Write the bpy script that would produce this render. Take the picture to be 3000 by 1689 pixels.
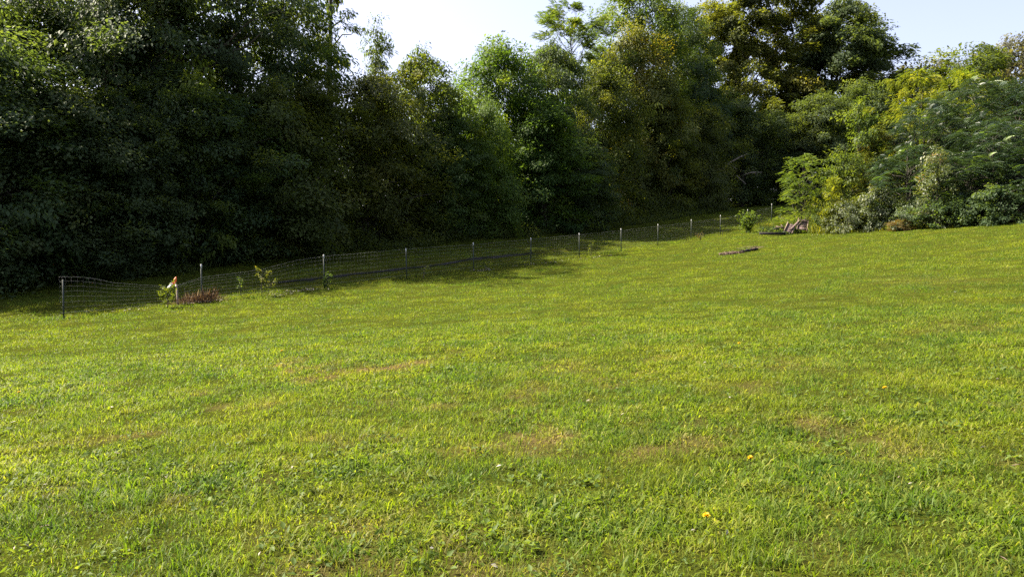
import bpy, math, random
import numpy as np
from mathutils import Vector, Matrix

for o in list(bpy.data.objects):
    bpy.data.objects.remove(o)
SC = bpy.context.scene
COL = SC.collection
PI = math.pi

# ------------------------------------------------------------------ camera
F = 2266.0                     # focal length in pixels of the 3000 px wide photograph
CX, CY = 1500.0, 844.5
V0 = 700.0                     # horizon row
TH = math.atan((CY - V0) / F)
CAM = np.array([0.0, 0.0, 1.6])
cam_d = bpy.data.cameras.new('camera')
cam_d.sensor_width = 36.0
cam_d.lens = 36.0 * F / 3000.0
cam_d.clip_start = 0.05
cam_d.clip_end = 3000
cam = bpy.data.objects.new('camera', cam_d)
cam.location = CAM.tolist()
cam.rotation_euler = (PI / 2 - TH, 0, 0)
COL.objects.link(cam)
SC.camera = cam

# ------------------------------------------------------------------ sky and sun
SUN_AZ = math.radians(-72)     # from +Y, negative = towards -X (left of the picture)
SUN_EL = math.radians(48)
world = bpy.data.worlds.new('World')
SC.world = world
world.use_nodes = True
wn = world.node_tree.nodes
wl = world.node_tree.links
bg = wn['Background']
sky = wn.new('ShaderNodeTexSky')
sky.sky_type = 'NISHITA'
sky.sun_disc = False
sky.sun_elevation = SUN_EL
sky.sun_rotation = SUN_AZ
sky.air_density = 1.0
sky.dust_density = 3.0
sky.ozone_density = 2.0
hs = wn.new('ShaderNodeHueSaturation'); hs.inputs['Saturation'].default_value = .72; hs.inputs['Value'].default_value = 1.0
tint = wn.new('ShaderNodeMix'); tint.data_type = 'RGBA'; tint.blend_type = 'MULTIPLY'; tint.inputs[0].default_value = 1.0
tint.inputs[7].default_value = (1.04, .965, 1.06, 1)
wl.new(sky.outputs['Color'], hs.inputs['Color']); wl.new(hs.outputs['Color'], tint.inputs[6])
wl.new(tint.outputs[2], bg.inputs['Color'])
bg.inputs['Strength'].default_value = 0.08

sd = bpy.data.lights.new('sun', 'SUN')
sd.energy = 5.0
sd.angle = math.radians(0.53)
sd.color = (1.0, 0.90, 0.70)
sun = bpy.data.objects.new('sun', sd)
SDIR = Vector((math.sin(SUN_AZ) * math.cos(SUN_EL), math.cos(SUN_AZ) * math.cos(SUN_EL), math.sin(SUN_EL)))
sun.rotation_euler = SDIR.to_track_quat('Z', 'Y').to_euler()
sun.location = (-60, 30, 80)
COL.objects.link(sun)

SC.view_settings.view_transform = 'Standard'
SC.view_settings.look = 'None'
SC.view_settings.exposure = 1.95
SC.view_settings.gamma = 1.0
SC.cycles.max_bounces = 6
SC.cycles.transmission_bounces = 4
SC.cycles.diffuse_bounces = 4
SC.cycles.use_denoising = False

# ------------------------------------------------------------------ pixel <-> place
def ray(u, v):
    r, up = (u - CX) / F, -(v - CY) / F
    return np.array([r, math.cos(TH) + up * math.sin(TH), -math.sin(TH) + up * math.cos(TH)])

def pt(u, v, y):
    """point on the pixel's ray at world distance y in front of the camera"""
    d = ray(u, v)
    return CAM + d * (y / d[1])

# fence line: posts read off the photograph
POST = [(178, 935), (587, 888), (948, 845), (1191, 818), (1387, 793), (1555, 773), (1697, 755), (1820, 736),
        (1927, 721), (2024, 705), (2110, 692)]
def post_depth(u):
    h = 113.0 - 0.0380 * (u - 585)
    return F * 1.35 / h
FA = pt(178, 935, post_depth(178)); FB = pt(2110, 692, post_depth(2110))
FD = (FB - FA)[:2]; FLEN = np.linalg.norm(FD); FD = FD / FLEN
FN = np.array([-FD[1], FD[0]])            # away from the camera, towards the wood
def fence_xy(t, off=0.0):
    return FA[:2] + FD * t + FN * off
def line_at(u, off):
    """point (x,y) where the column u crosses the line parallel to the fence at distance off"""
    d = ray(u, 700)[:2]; p = FA[:2] + FN * off
    A = np.array([[d[0], -FD[0]], [d[1], -FD[1]]])
    s = np.linalg.solve(A, p)
    return d * s[0]
EDGE = 9.0

# ------------------------------------------------------------------ ground height
ctl = [(0, 0, 0.0), (0, 6, -0.03), (-5, 3, -0.22), (6, 4, 0.25), (0, -10, 0.0)]
for u, v in POST:
    x, y = line_at(u, 0.0); p = pt(u, v, y); ctl.append(tuple(p))
for u, v in [(0, 862), (300, 820), (600, 786), (1000, 738), (1500, 692), (1900, 648)]:
    x, y = line_at(u, EDGE); p = pt(u, v, y); ctl.append(tuple(p))
for u, v, y in [(2240, 626, 68), (2310, 690, 47), (2480, 688, 45), (2720, 672, 42), (3000, 650, 39), (2190, 682, 51)]:
    ctl.append(tuple(pt(u, v, y)))
ctl = np.array(ctl)
def _phi(r2):
    return np.sqrt(r2 + 64.0)
_n = len(ctl)
_K = np.zeros((_n + 3, _n + 3))
_d2 = ((ctl[:, None, :2] - ctl[None, :, :2]) ** 2).sum(-1)
_K[:_n, :_n] = _phi(_d2) - 0.6 * np.eye(_n)
_K[:_n, _n] = 1; _K[:_n, _n + 1:] = ctl[:, :2]
_K[_n, :_n] = 1; _K[_n + 1:, :_n] = ctl[:, :2].T
_W = np.linalg.solve(_K, np.concatenate([ctl[:, 2], np.zeros(3)]))

def vnoise(x, y, scale, seed=0):
    """smooth value noise in 0..1"""
    x = np.asarray(x, float) / scale; y = np.asarray(y, float) / scale
    xi = np.floor(x).astype(np.int64); yi = np.floor(y).astype(np.int64)
    fx = x - xi; fy = y - yi
    fx = fx * fx * (3 - 2 * fx); fy = fy * fy * (3 - 2 * fy)
    def h(a, b):
        n = (a * 374761393 + b * 668265263 + seed * 974711) & 0xffffffff
        n = ((n ^ (n >> 13)) * 1274126177) & 0xffffffff
        return ((n ^ (n >> 16)) & 0xffff) / 65535.0
    return (h(xi, yi) * (1 - fx) + h(xi + 1, yi) * fx) * (1 - fy) + (h(xi, yi + 1) * (1 - fx) + h(xi + 1, yi + 1) * fx) * fy

def smooth(a, b, x):
    t = np.clip((x - a) / (b - a), 0, 1)
    return t * t * (3 - 2 * t)

def gz(x, y):
    x = np.atleast_1d(np.asarray(x, float)); y = np.atleast_1d(np.asarray(y, float))
    cx = np.clip(x, -60, 75); cy = np.clip(y, -15, 110)
    z = np.full(x.shape, _W[_n]) + _W[_n + 1] * cx + _W[_n + 2] * cy
    for i in range(_n):
        z = z + _W[i] * _phi((cx - ctl[i, 0]) ** 2 + (cy - ctl[i, 1]) ** 2)
    off = (x - FA[0]) * FN[0] + (y - FA[1]) * FN[1]
    al = (x - FA[0]) * FD[0] + (y - FA[1]) * FD[1]
    wob = (vnoise(al, off * 0, 6.0, 5) - 0.5) * 0.5
    z = z + 0.16 * (smooth(2.3 + 0, 2.65, off + wob) - smooth(2.6, 6.5, off)) * smooth(2, 12, al) * (1 - smooth(26, 36, al))
    z = z + (vnoise(x, y, 1.1, 1) - .5) * 0.035 + (vnoise(x, y, 0.37, 2) - .5) * 0.02
    return z
def gz1(x, y):
    return float(gz(x, y)[0])
def hit(u, v):
    """ground point under a pixel of the photograph"""
    d = ray(u, v); lo = 1.0
    s = 1.0
    while s < 120:
        p = CAM + d * s
        if p[2] < gz1(p[0], p[1]):
            break
        lo = s; s += 0.4
    hi = s
    for _ in range(18):
        m = (lo + hi) / 2; p = CAM + d * m
        if p[2] < gz1(p[0], p[1]): hi = m
        else: lo = m
    p = CAM + d * hi
    return np.array([p[0], p[1], gz1(p[0], p[1])])

# ------------------------------------------------------------------ materials
def new_mat(name):
    m = bpy.data.materials.new(name); m.use_nodes = True
    nt = m.node_tree
    for n in list(nt.nodes): nt.nodes.remove(n)
    out = nt.nodes.new('ShaderNodeOutputMaterial')
    return m, nt, out
def ramp(nt, fac, stops):
    r = nt.nodes.new('ShaderNodeValToRGB')
    while len(r.color_ramp.elements) < len(stops): r.color_ramp.elements.new(0.5)
    for e, (p, c) in zip(r.color_ramp.elements, stops):
        e.position = p; e.color = (*c, 1)
    nt.links.new(fac, r.inputs['Fac'])
    return r.outputs['Color']
def mixc(nt, fac, a, b, mode='MIX'):
    n = nt.nodes.new('ShaderNodeMix'); n.data_type = 'RGBA'; n.blend_type = mode
    for sock, v in ((n.inputs[0], fac), (n.inputs[6], a), (n.inputs[7], b)):
        if hasattr(v, 'links'): nt.links.new(v, sock)
        elif isinstance(v, (int, float)): sock.default_value = v
        else: sock.default_value = (*v, 1)
    return n.outputs[2]
def attr(nt, name):
    n = nt.nodes.new('ShaderNodeAttribute'); n.attribute_name = name
    return n.outputs['Fac']
def noise(nt, scale, detail=3, vec=None, rough=0.55):
    n = nt.nodes.new('ShaderNodeTexNoise'); n.inputs['Scale'].default_value = scale; n.inputs['Detail'].default_value = detail
    n.inputs['Roughness'].default_value = rough
    if vec: nt.links.new(vec, n.inputs['Vector'])
    return n.outputs['Fac']
def wpos(nt):
    return nt.nodes.new('ShaderNodeNewGeometry').outputs['Position']

def leaf_surface(nt, out, col, tcol, rough=0.5, spec=0.4, trans=0.4):
    p = nt.nodes.new('ShaderNodeBsdfPrincipled')
    nt.links.new(col, p.inputs['Base Color'])
    p.inputs['Roughness'].default_value = rough
    p.inputs['Specular IOR Level'].default_value = spec
    t = nt.nodes.new('ShaderNodeBsdfTranslucent')
    nt.links.new(tcol, t.inputs['Color'])
    mx = nt.nodes.new('ShaderNodeMixShader'); mx.inputs[0].default_value = trans
    nt.links.new(p.outputs[0], mx.inputs[1]); nt.links.new(t.outputs[0], mx.inputs[2])
    nt.links.new(mx.outputs[0], out.inputs['Surface'])

def leaf_mat(name, stops, rough=0.55, spec=0.2, trans=0.48, tgain=(2.3, 2.1, 0.6)):
    m, nt, out = new_mat(name)
    c = ramp(nt, attr(nt, 'tint'), stops)
    oi = nt.nodes.new('ShaderNodeObjectInfo')
    hsv = nt.nodes.new('ShaderNodeHueSaturation')
    mr = nt.nodes.new('ShaderNodeMapRange'); mr.inputs[3].default_value = 0.485; mr.inputs[4].default_value = 0.515
    nt.links.new(oi.outputs['Random'], mr.inputs[0]); nt.links.new(mr.outputs[0], hsv.inputs['Hue'])
    nt.links.new(c, hsv.inputs['Color'])
    c = hsv.outputs['Color']
    t = mixc(nt, 1.0, c, tgain, 'MULTIPLY')
    leaf_surface(nt, out, c, t, rough, spec, trans)
    return m

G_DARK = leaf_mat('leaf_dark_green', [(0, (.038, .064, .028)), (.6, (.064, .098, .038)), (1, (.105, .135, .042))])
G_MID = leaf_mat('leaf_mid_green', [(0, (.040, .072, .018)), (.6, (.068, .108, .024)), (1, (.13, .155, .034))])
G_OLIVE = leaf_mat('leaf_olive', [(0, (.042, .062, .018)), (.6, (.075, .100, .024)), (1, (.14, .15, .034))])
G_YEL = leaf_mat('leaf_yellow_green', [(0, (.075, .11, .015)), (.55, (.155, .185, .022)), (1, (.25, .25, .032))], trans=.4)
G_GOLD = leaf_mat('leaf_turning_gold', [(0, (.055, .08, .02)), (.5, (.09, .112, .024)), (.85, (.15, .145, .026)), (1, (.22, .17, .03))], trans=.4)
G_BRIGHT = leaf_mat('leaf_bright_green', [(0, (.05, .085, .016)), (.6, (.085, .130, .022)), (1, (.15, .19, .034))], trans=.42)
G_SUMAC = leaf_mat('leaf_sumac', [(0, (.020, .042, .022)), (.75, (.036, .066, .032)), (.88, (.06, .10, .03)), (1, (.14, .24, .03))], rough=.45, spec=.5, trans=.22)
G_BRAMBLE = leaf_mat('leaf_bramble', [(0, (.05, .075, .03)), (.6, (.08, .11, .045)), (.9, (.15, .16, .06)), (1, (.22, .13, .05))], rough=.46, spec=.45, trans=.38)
G_FAR = leaf_mat('leaf_far_hazed_green', [(0, (.055, .060, .042)), (.6, (.085, .088, .058)), (1, (.12, .11, .075))])  # distance haze is put into this leaf colour
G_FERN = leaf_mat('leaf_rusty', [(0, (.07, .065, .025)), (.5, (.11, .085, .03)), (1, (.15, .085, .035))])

def bark_mat(name, a, b):
    m, nt, out = new_mat(name)
    tc = nt.nodes.new('ShaderNodeTexCoord')
    mp = nt.nodes.new('ShaderNodeMapping'); mp.inputs['Scale'].default_value = (1, 1, .18)
    nt.links.new(tc.outputs['Object'], mp.inputs['Vector'])
    f = noise(nt, 14, 5, mp.outputs[0])
    p = nt.nodes.new('ShaderNodeBsdfPrincipled')
    nt.links.new(ramp(nt, f, [(.3, a), (.7, b)]), p.inputs['Base Color'])
    p.inputs['Roughness'].default_value = .9
    bp = nt.nodes.new('ShaderNodeBump'); bp.inputs['Strength'].default_value = .6; bp.inputs['Distance'].default_value = .03
    nt.links.new(f, bp.inputs['Height']); nt.links.new(bp.outputs[0], p.inputs['Normal'])
    nt.links.new(p.outputs[0], out.inputs['Surface'])
    return m
BARK = bark_mat('bark_grey_brown', (.035, .028, .022), (.085, .07, .055))
BARK_DEAD = bark_mat('bark_dead_pale', (.16, .13, .10), (.34, .29, .23))
WOOD_PINK = bark_mat('wood_weathered_pink', (.06, .04, .038), (.16, .112, .10))
WOOD_EDGE = bark_mat('wood_pale_edge', (.15, .11, .085), (.29, .215, .165))
WOOD_BLACK = bark_mat('wood_rotten_black', (.008, .007, .006), (.03, .024, .02))
WOOD_BROWN = bark_mat('wood_brown_debris', (.07, .045, .032), (.17, .115, .085))
STAKE_WOOD = bark_mat('wood_stake', (.22, .16, .13), (.38, .30, .25))

def plain(name, col, rough=.6, metal=0.0, var=.15):
    m, nt, out = new_mat(name)
    p = nt.nodes.new('ShaderNodeBsdfPrincipled')
    tc = nt.nodes.new('ShaderNodeTexCoord')
    f = noise(nt, 9, 4, tc.outputs['Object'])
    nt.links.new(ramp(nt, f, [(.3, tuple(c * (1 - var) for c in col)), (.7, tuple(min(1, c * (1 + var)) for c in col))]), p.inputs['Base Color'])
    p.inputs['Roughness'].default_value = rough; p.inputs['Metallic'].default_value = metal
    nt.links.new(p.outputs[0], out.inputs['Surface'])
    return m
M_POST = plain('post_green_paint', (.012, .022, .016), .55)
M_CAP = plain('post_white_tip', (.42, .42, .41), .5)
M_WIRE = plain('galvanised_wire', (.20, .205, .21), .6, .15)
M_ORANGE = plain('orange_marker', (.75, .13, .03), .55)
M_WHITE = plain('white_plastic', (.72, .70, .68), .5)
M_YELLOW = plain('dandelion_petals', (.80, .55, .01), .6)
M_CHIP = plain('pale_chips', (.20, .18, .14), .8, 0, .4)

# ------------------------------------------------------------------ mesh helpers
def np_mesh(name, V, tris, attrs=None):
    V = np.asarray(V, np.float32); tris = np.asarray(tris, np.int32)
    me = bpy.data.meshes.new(name)
    me.vertices.add(len(V)); me.vertices.foreach_set('co', V.ravel())
    n = len(tris); k = tris.shape[1]
    me.loops.add(n * k); me.loops.foreach_set('vertex_index', tris.ravel())
    me.polygons.add(n)
    me.polygons.foreach_set('loop_start', np.arange(0, n * k, k, dtype=np.int32))
    me.polygons.foreach_set('loop_total', np.full(n, k, np.int32))
    for an, av in (attrs or {}).items():
        a = me.attributes.new(an, 'FLOAT', 'POINT'); a.data.foreach_set('value', np.asarray(av, np.float32))
    me.update(calc_edges=True)
    return me
def link(name, me, mat, parent=None, loc=None):
    o = bpy.data.objects.new(name, me); COL.objects.link(o)
    if mat and not me.materials: me.materials.append(mat)
    if parent: o.parent = parent
    if loc is not None: o.location = [float(c) for c in loc]
    return o
def tag(o, label=None, cat=None, group=None, kind=None):
    if label: o['label'] = label
    if cat: o['category'] = cat
    if group: o['group'] = group
    if kind: o['kind'] = kind
    return o
def empty(name, loc, label, cat, group=None, rz=0.0, scale=None):
    o = bpy.data.objects.new(name, None); COL.objects.link(o)
    o.empty_display_size = .3
    o.location = [float(c) for c in loc]; o.rotation_euler = (0, 0, rz)
    if scale: o.scale = scale
    return tag(o, label, cat, group)

def unit(a):
    return a / np.maximum(np.linalg.norm(a, axis=-1, keepdims=True), 1e-9)

class Leaves:
    """collects bent diamond leaves"""
    def __init__(s): s.b = []
    def add(s, pos, ax, nrm, L, W, tint):
        n = len(pos)
        ax = unit(ax); side = unit(np.cross(nrm, ax)); up = np.cross(ax, side)
        L = np.broadcast_to(L, n)[:, None]; W = np.broadcast_to(W, n)[:, None]
        a = pos; b = pos + ax * L * .45 + side * W * .5 + up * W * .18
        c = pos + ax * L - up * L * .12; d = pos + ax * L * .45 - side * W * .5 + up * W * .18
        s.b.append((np.stack([a, b, c, d], 1), np.broadcast_to(tint, n)))
    def mesh(s, name):
        V = np.concatenate([q for q, _ in s.b]); t = np.concatenate([q for _, q in s.b])
        n = len(V); base = np.arange(n)[:, None] * 4
        T = np.concatenate([base + [0, 1, 2], base + [0, 2, 3]], 1).reshape(-1, 3)
        return np_mesh(name, V.reshape(-1, 3), T, {'tint': np.repeat(t, 4)})

class Tubes:
    def __init__(s, sides=6): s.V = []; s.T = []; s.n = 0; s.k = sides
    def add(s, pts, rad):
        P = np.asarray(pts, float); R = np.broadcast_to(np.asarray(rad, float), len(P))
        d = unit(np.gradient(P, axis=0)); ref = np.array([0.31, 0.11, .95]) if abs(d[0][2]) < .8 else np.array([1., .05, 0])
        u = unit(np.cross(d, ref)); v = np.cross(d, u)
        a = np.arange(s.k) / s.k * 2 * PI
        ring = P[:, None] + R[:, None, None] * (np.cos(a)[None, :, None] * u[:, None] + np.sin(a)[None, :, None] * v[:, None])
        m = len(P); V = np.concatenate([ring.reshape(-1, 3), P[:1], P[-1:]])
        T = []
        for i in range(m - 1):
            for j in range(s.k):
                q = i * s.k + j; r = i * s.k + (j + 1) % s.k
                T += [(q, r, r + s.k), (q, r + s.k, q + s.k)]
        for j in range(s.k):
            T.append((m * s.k, (j + 1) % s.k, j))
            T.append((m * s.k + 1, (m - 1) * s.k + j, (m - 1) * s.k + (j + 1) % s.k))
        s.V.append(V); s.T.append(np.array(T) + s.n); s.n += len(V)
    def box(s, M, sx, sy, sz):
        c = np.array([[x, y, z] for x in (-.5, .5) for y in (-.5, .5) for z in (-.5, .5)]) * [sx, sy, sz]
        V = np.array([list(M @ Vector(q)) for q in c])
        f = [(0, 1, 3, 2), (4, 6, 7, 5), (0, 4, 5, 1), (2, 3, 7, 6), (0, 2, 6, 4), (1, 5, 7, 3)]
        T = np.array([(a, b, c_) for a, b, c_, d in f] + [(a, c_, d) for a, b, c_, d in f])
        s.V.append(V); s.T.append(T + s.n); s.n += 8
    def mesh(s, name, smooth_=True):
        me = np_mesh(name, np.concatenate(s.V), np.concatenate(s.T))
        if smooth_: me.polygons.foreach_set('use_smooth', np.ones(len(me.polygons), bool))
        return me

# ------------------------------------------------------------------ ground sheet
def build_ground():
    xs = np.concatenate([[-240, -180, -120, -90], np.arange(-60, -20, 1.0), np.arange(-20, 30, .3), np.arange(30, 76, 1.0), [100, 140, 190, 240]])
    ys = np.concatenate([[-60, -40, -25], np.arange(-15, 0, 1.0), np.arange(0, 70, .3), np.arange(70, 111, 1.0), [140, 180, 240, 300]])
    X, Y = np.meshgrid(xs, ys)
    Z = gz(X.ravel(), Y.ravel())
    V = np.stack([X.ravel(), Y.ravel(), Z], 1)
    nx, ny = len(xs), len(ys)
    i = np.arange(nx - 1)[None] + np.arange(ny - 1)[:, None] * nx
    T = np.stack([i, i + 1, i + nx + 1, i + nx], -1).reshape(-1, 4)
    me = np_mesh('ground', V, T, {'dry': dryness(V[:, 0], V[:, 1])})
    me.polygons.foreach_set('use_smooth', np.ones(len(me.polygons), bool))
    m, nt, out = new_mat('lawn_soil_and_thatch')
    P = wpos(nt)
    f = noise(nt, 2.2, 6, P, .65)
    g = noise(nt, 38, 4, P, .7)
    c = ramp(nt, f, [(.3, (.032, .044, .006)), (.5, (.054, .066, .007)), (.72, (.078, .074, .010))])
    c = mixc(nt, ramp(nt, g, [(.35, (0, 0, 0)), (.7, (1, 1, 1))]), c, (.014, .016, .006))
    c = mixc(nt, attr(nt, 'dry'), c, ramp(nt, g, [(.3, (.075, .05, .025)), (.7, (.17, .11, .06))]))
    p = nt.nodes.new('ShaderNodeBsdfPrincipled'); p.inputs['Roughness'].default_value = .95
    p.inputs['Specular IOR Level'].default_value = .0
    nt.links.new(c, p.inputs['Base Color'])
    bp = nt.nodes.new('ShaderNodeBump'); bp.inputs['Strength'].default_value = .8; bp.inputs['Distance'].default_value = .04
    nt.links.new(g, bp.inputs['Height']); nt.links.new(bp.outputs[0], p.inputs['Normal'])
    nt.links.new(p.outputs[0], out.inputs['Surface'])
    tag(link('ground', me, m), 'sloping lawn soil and thatch under the grass', 'ground', kind='structure')

# worn brown patches read off the photograph: (u, v, radius m, strength)
PATCH = [(835, 1068, .30, 1), (870, 1050, .22, .8), (868, 1085, .26, 1), (925, 1118, .35, .8), (985, 1093, .32, .8), (1110, 1083, .30, .9), (1165, 1075, .28, .9), (1225, 1062, .36, 1),
         (1322, 1030, .22, .9), (1615, 1285, .36, .8), (1520, 1315, .26, .6), (1930, 1325, .22, .7), (2060, 1300, .28, .7), (2400, 1240, .35, .6),
         (2200, 1140, .45, .35), (1335, 1515, .10, .8), (1660, 1082, .5, .4), (2810, 960, .9, .2), (2700, 820, 1.6, .15), (2550, 1300, .5, .4), (300, 1290, .2, .5), (150, 1450, .25, .5), (1560, 1130, .3, .5), (2290, 1070, .7, .2)]
PATCH3 = [(hit(u, v), r, s) for u, v, r, s in PATCH]
def dryness(x, y):
    d = np.zeros(len(x))
    wx = (vnoise(x, y, .35, 8) - .5) * .35; wy = (vnoise(x, y, .35, 9) - .5) * .35
    for p, r, s in PATCH3:
        q = np.sqrt((x + wx - p[0]) ** 2 + ((y + wy - p[1]) * .7) ** 2)
        d = np.maximum(d, s * (1 - smooth(r * .2, r * 1.25, q)))
    d = d * np.clip(.1 + 1.5 * vnoise(x, y, .11, 23), 0, 1) * .8
    n = vnoise(x, y, .55, 21) * .55 + vnoise(x, y, .2, 22) * .45
    d = np.maximum(d, smooth(.66, .86, n) * .40 * (1 - smooth(7, 16, np.hypot(x, y))))
    return np.clip(d, 0, 1)
build_ground()

# ------------------------------------------------------------------ grass
def grass_mat():
    m, nt, out = new_mat('grass_blades')
    P = wpos(nt)
    big = noise(nt, .22, 4, P); mid = noise(nt, .7, 5, P)
    t = attr(nt, 'tint')
    ca = ramp(nt, t, [(0, (.062, .095, .012)), (.45, (.156, .190, .016)), (.8, (.205, .236, .020)), (1, (.27, .26, .05))])
    cb = ramp(nt, t, [(0, (.036, .075, .014)), (.5, (.092, .145, .020)), (.85, (.150, .200, .024)), (1, (.24, .245, .05))])
    c = mixc(nt, ramp(nt, mid, [(.42, (0, 0, 0)), (.62, (1, 1, 1))]), ca, cb)
    c = mixc(nt, ramp(nt, big, [(.42, (0, 0, 0)), (.6, (.75, .75, .75))]), c, cb)
    c = mixc(nt, ramp(nt, noise(nt, 2.3, 4, P), [(.5, (0, 0, 0)), (.78, (.35, .35, .35))]), c, (.17, .12, .025))
    dryc = ramp(nt, t, [(0, (.12, .10, .025)), (.6, (.22, .155, .06)), (1, (.34, .24, .12))])
    c = mixc(nt, attr(nt, 'dry'), c, dryc)
    tr = mixc(nt, 1.0, c, (1.40, 1.56, .45), 'MULTIPLY')
    leaf_surface(nt, out, c, tr, .5, .15, .5)
    return m

def build_grass():
    rng = np.random.default_rng(7)
    XS, YS = [], []
    ys = 2.4
    while ys < 84:
        step = max(.5, ys * .06); y1 = ys + step; ym = (ys + y1) / 2
        dens = 4400 * min(1.0, (5.5 / ym)) ** 1.22
        x0, x1 = -ym * .70 - 4.2, ym * .70 + 4.2
        n = int(dens * step * (x1 - x0))
        XS.append(rng.uniform(x0, x1, n)); YS.append(rng.uniform(ys, y1, n))
        ys = y1
    x = np.concatenate(XS); y = np.concatenate(YS)
    off = (x - FA[0]) * FN[0] + (y - FA[1]) * FN[1]
    dist = np.hypot(x, y)
    n0 = vnoise(x, y, .16, 3); n1 = vnoise(x, y, .5, 4); n2 = vnoise(x, y, 2.3, 6); n3 = vnoise(x, y, .07, 33)
    dry = dryness(x, y)
    n4 = vnoise(x, y, .75, 34); fb = smooth(9, 24, dist)
    clump = (n0 * .45 + n1 * .3 + n3 * .25) * (1 - fb) + (n4 * .6 + n1 * .4) * fb
    keep = (off < EDGE + 1.5) & (rng.random(len(x)) < np.clip(.34 + .3 * fb + 2.0 * (clump - .25), .26 + .36 * fb, 1) * (1 - .55 * dry))
    keep &= ~((off > 2.28) & (off < 2.72) & (dist < 60) & (rng.random(len(x)) < .75))
    x, y, off, dist, n1, n2, dry, clump = [a[keep] for a in (x, y, off, dist, n1, n2, dry, clump)]
    n = len(x)
    z = gz(x, y) - .004
    w = .0044 * np.maximum(1, dist / 8) ** .95 * rng.lognormal(0, .38, n)
    crab = (vnoise(x, y, .9, 41) > .56) & (dist < 14)
    w[crab] *= 1.7
    # blades of one tuft lean roughly together
    az = rng.uniform(0, 2 * PI, n) + vnoise(x, y, .22, 12) * 6.0
    lean = np.where(rng.random(n) < .62, rng.normal(1.15, .25, n), np.abs(rng.normal(.5, .35, n))); lean = np.clip(lean + .15 * crab, 0, 1.5)
    h = (.022 + .11 * clump ** 2.0 + .010 * n2) * np.where(lean > .9, 1.0, .72) * rng.lognormal(0, .32, n) * (1 - .35 * dry)
    tall = rng.random(n) < .012; h[tall] *= 1.9
    strip = np.exp(-((off - .05) / .22) ** 2) * (dist < 75); h *= 1 + 1.6 * strip * rng.random(n)
    h = np.minimum(h, .3)
    dx, dy = np.cos(az), np.sin(az)
    saz = az + PI / 2 + rng.normal(0, .6, n); sx, sy = np.cos(saz), np.sin(saz)
    B = np.stack([x, y, z], 1); S = np.stack([sx, sy, 0 * x], 1) * (w / 2)[:, None]
    mid = B + np.stack([dx * np.sin(lean) * .4, dy * np.sin(lean) * .4, .58 * np.cos(lean * .55)], 1) * h[:, None]
    lean2 = np.clip(lean * rng.uniform(1.2, 1.9, n), 0, 2.15)
    tip = mid + np.stack([dx * np.sin(lean2), dy * np.sin(lean2), np.cos(lean2)], 1) * (h * .52)[:, None]
    # coarse crabgrass tufts in the near lawn
    TX, TY = [], []
    while len(TX) < 520:
        ty = 2.5 + 13 * rng.random() ** 1.3; tx = rng.uniform(-1, 1) * (ty * .68 + .6)
        if vnoise(tx, ty, 1.3, 91) > rng.uniform(.2, .75): TX.append(tx); TY.append(ty)
    k = rng.integers(14, 44, len(TX)); ci = np.repeat(np.arange(len(TX)), k); m = len(ci)
    tr_ = rng.uniform(.02, .07, len(TX))[ci]; ta = rng.uniform(0, 2 * PI, m)
    bx = np.array(TX)[ci] + rng.normal(0, 1, m) * tr_; by = np.array(TY)[ci] + rng.normal(0, 1, m) * tr_
    Tb = np.stack([bx, by, gz(bx, by) - .004], 1)
    tl = np.clip(rng.normal(.75, .35, m), .05, 1.4); th = (rng.uniform(.05, .11, len(TX))[ci]) * rng.uniform(.6, 1.25, m)
    tw = rng.uniform(.0055, .0095, m)
    sa = ta + PI / 2 + rng.normal(0, .4, m)
    TS = np.stack([np.cos(sa), np.sin(sa), 0 * sa], 1) * (tw / 2)[:, None]
    Tm = Tb + np.stack([np.cos(ta) * np.sin(tl) * .4, np.sin(ta) * np.sin(tl) * .4, .58 * np.cos(tl * .55)], 1) * th[:, None]
    t2 = np.clip(tl * 1.6, 0, 2.1)
    Tt = Tm + np.stack([np.cos(ta) * np.sin(t2), np.sin(ta) * np.sin(t2), np.cos(t2)], 1) * (th * .55)[:, None]
    ttint = np.clip(rng.uniform(.1, .75, len(TX))[ci] + rng.normal(0, .12, m), 0, 1)
    tint = np.clip(rng.normal(.45, .26, n) + .5 * (vnoise(x, y, .3, 15) - .5), 0, 1)
    straw = rng.random(n) < .03; tint[straw] = .97
    dryb = np.clip(dry * rng.uniform(.6, 1.4, n), 0, 1)
    B = np.concatenate([B, Tb]); S = np.concatenate([S, TS]); mid = np.concatenate([mid, Tm]); tip = np.concatenate([tip, Tt])
    tint = np.concatenate([tint, ttint]); dryb = np.concatenate([dryb, np.zeros(m)]); dist = np.concatenate([dist, np.hypot(bx, by)])
    near = dist < 17
    V = []; T = []; A = []; D = []; base = 0
    i = np.where(near)[0]
    q = np.stack([B[i] - S[i], B[i] + S[i], mid[i] - S[i] * .85, mid[i] + S[i] * .85, tip[i]], 1)
    b = np.arange(len(i))[:, None] * 5
    V.append(q.reshape(-1, 3)); T.append(np.concatenate([b + [0, 1, 3], b + [0, 3, 2], b + [2, 3, 4]], 1).reshape(-1, 3))
    A.append(np.repeat(tint[i], 5)); D.append(np.repeat(dryb[i], 5)); base = len(i) * 5
    i = np.where(~near)[0]
    q = np.stack([B[i] - S[i], B[i] + S[i], mid[i] * .35 + tip[i] * .65], 1)
    b = np.arange(len(i))[:, None] * 3 + base
    V.append(q.reshape(-1, 3)); T.append(b + [0, 1, 2])
    A.append(np.repeat(tint[i], 3)); D.append(np.repeat(dryb[i], 3))
    me = np_mesh('grass', np.concatenate(V), np.concatenate(T), {'tint': np.concatenate(A), 'dry': np.concatenate(D)})
    print('grass blades', n)
    tag(link('grass', me, grass_mat()), 'mown yellow-green lawn grass covering the whole slope', 'grass', kind='stuff')
build_grass()

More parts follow.
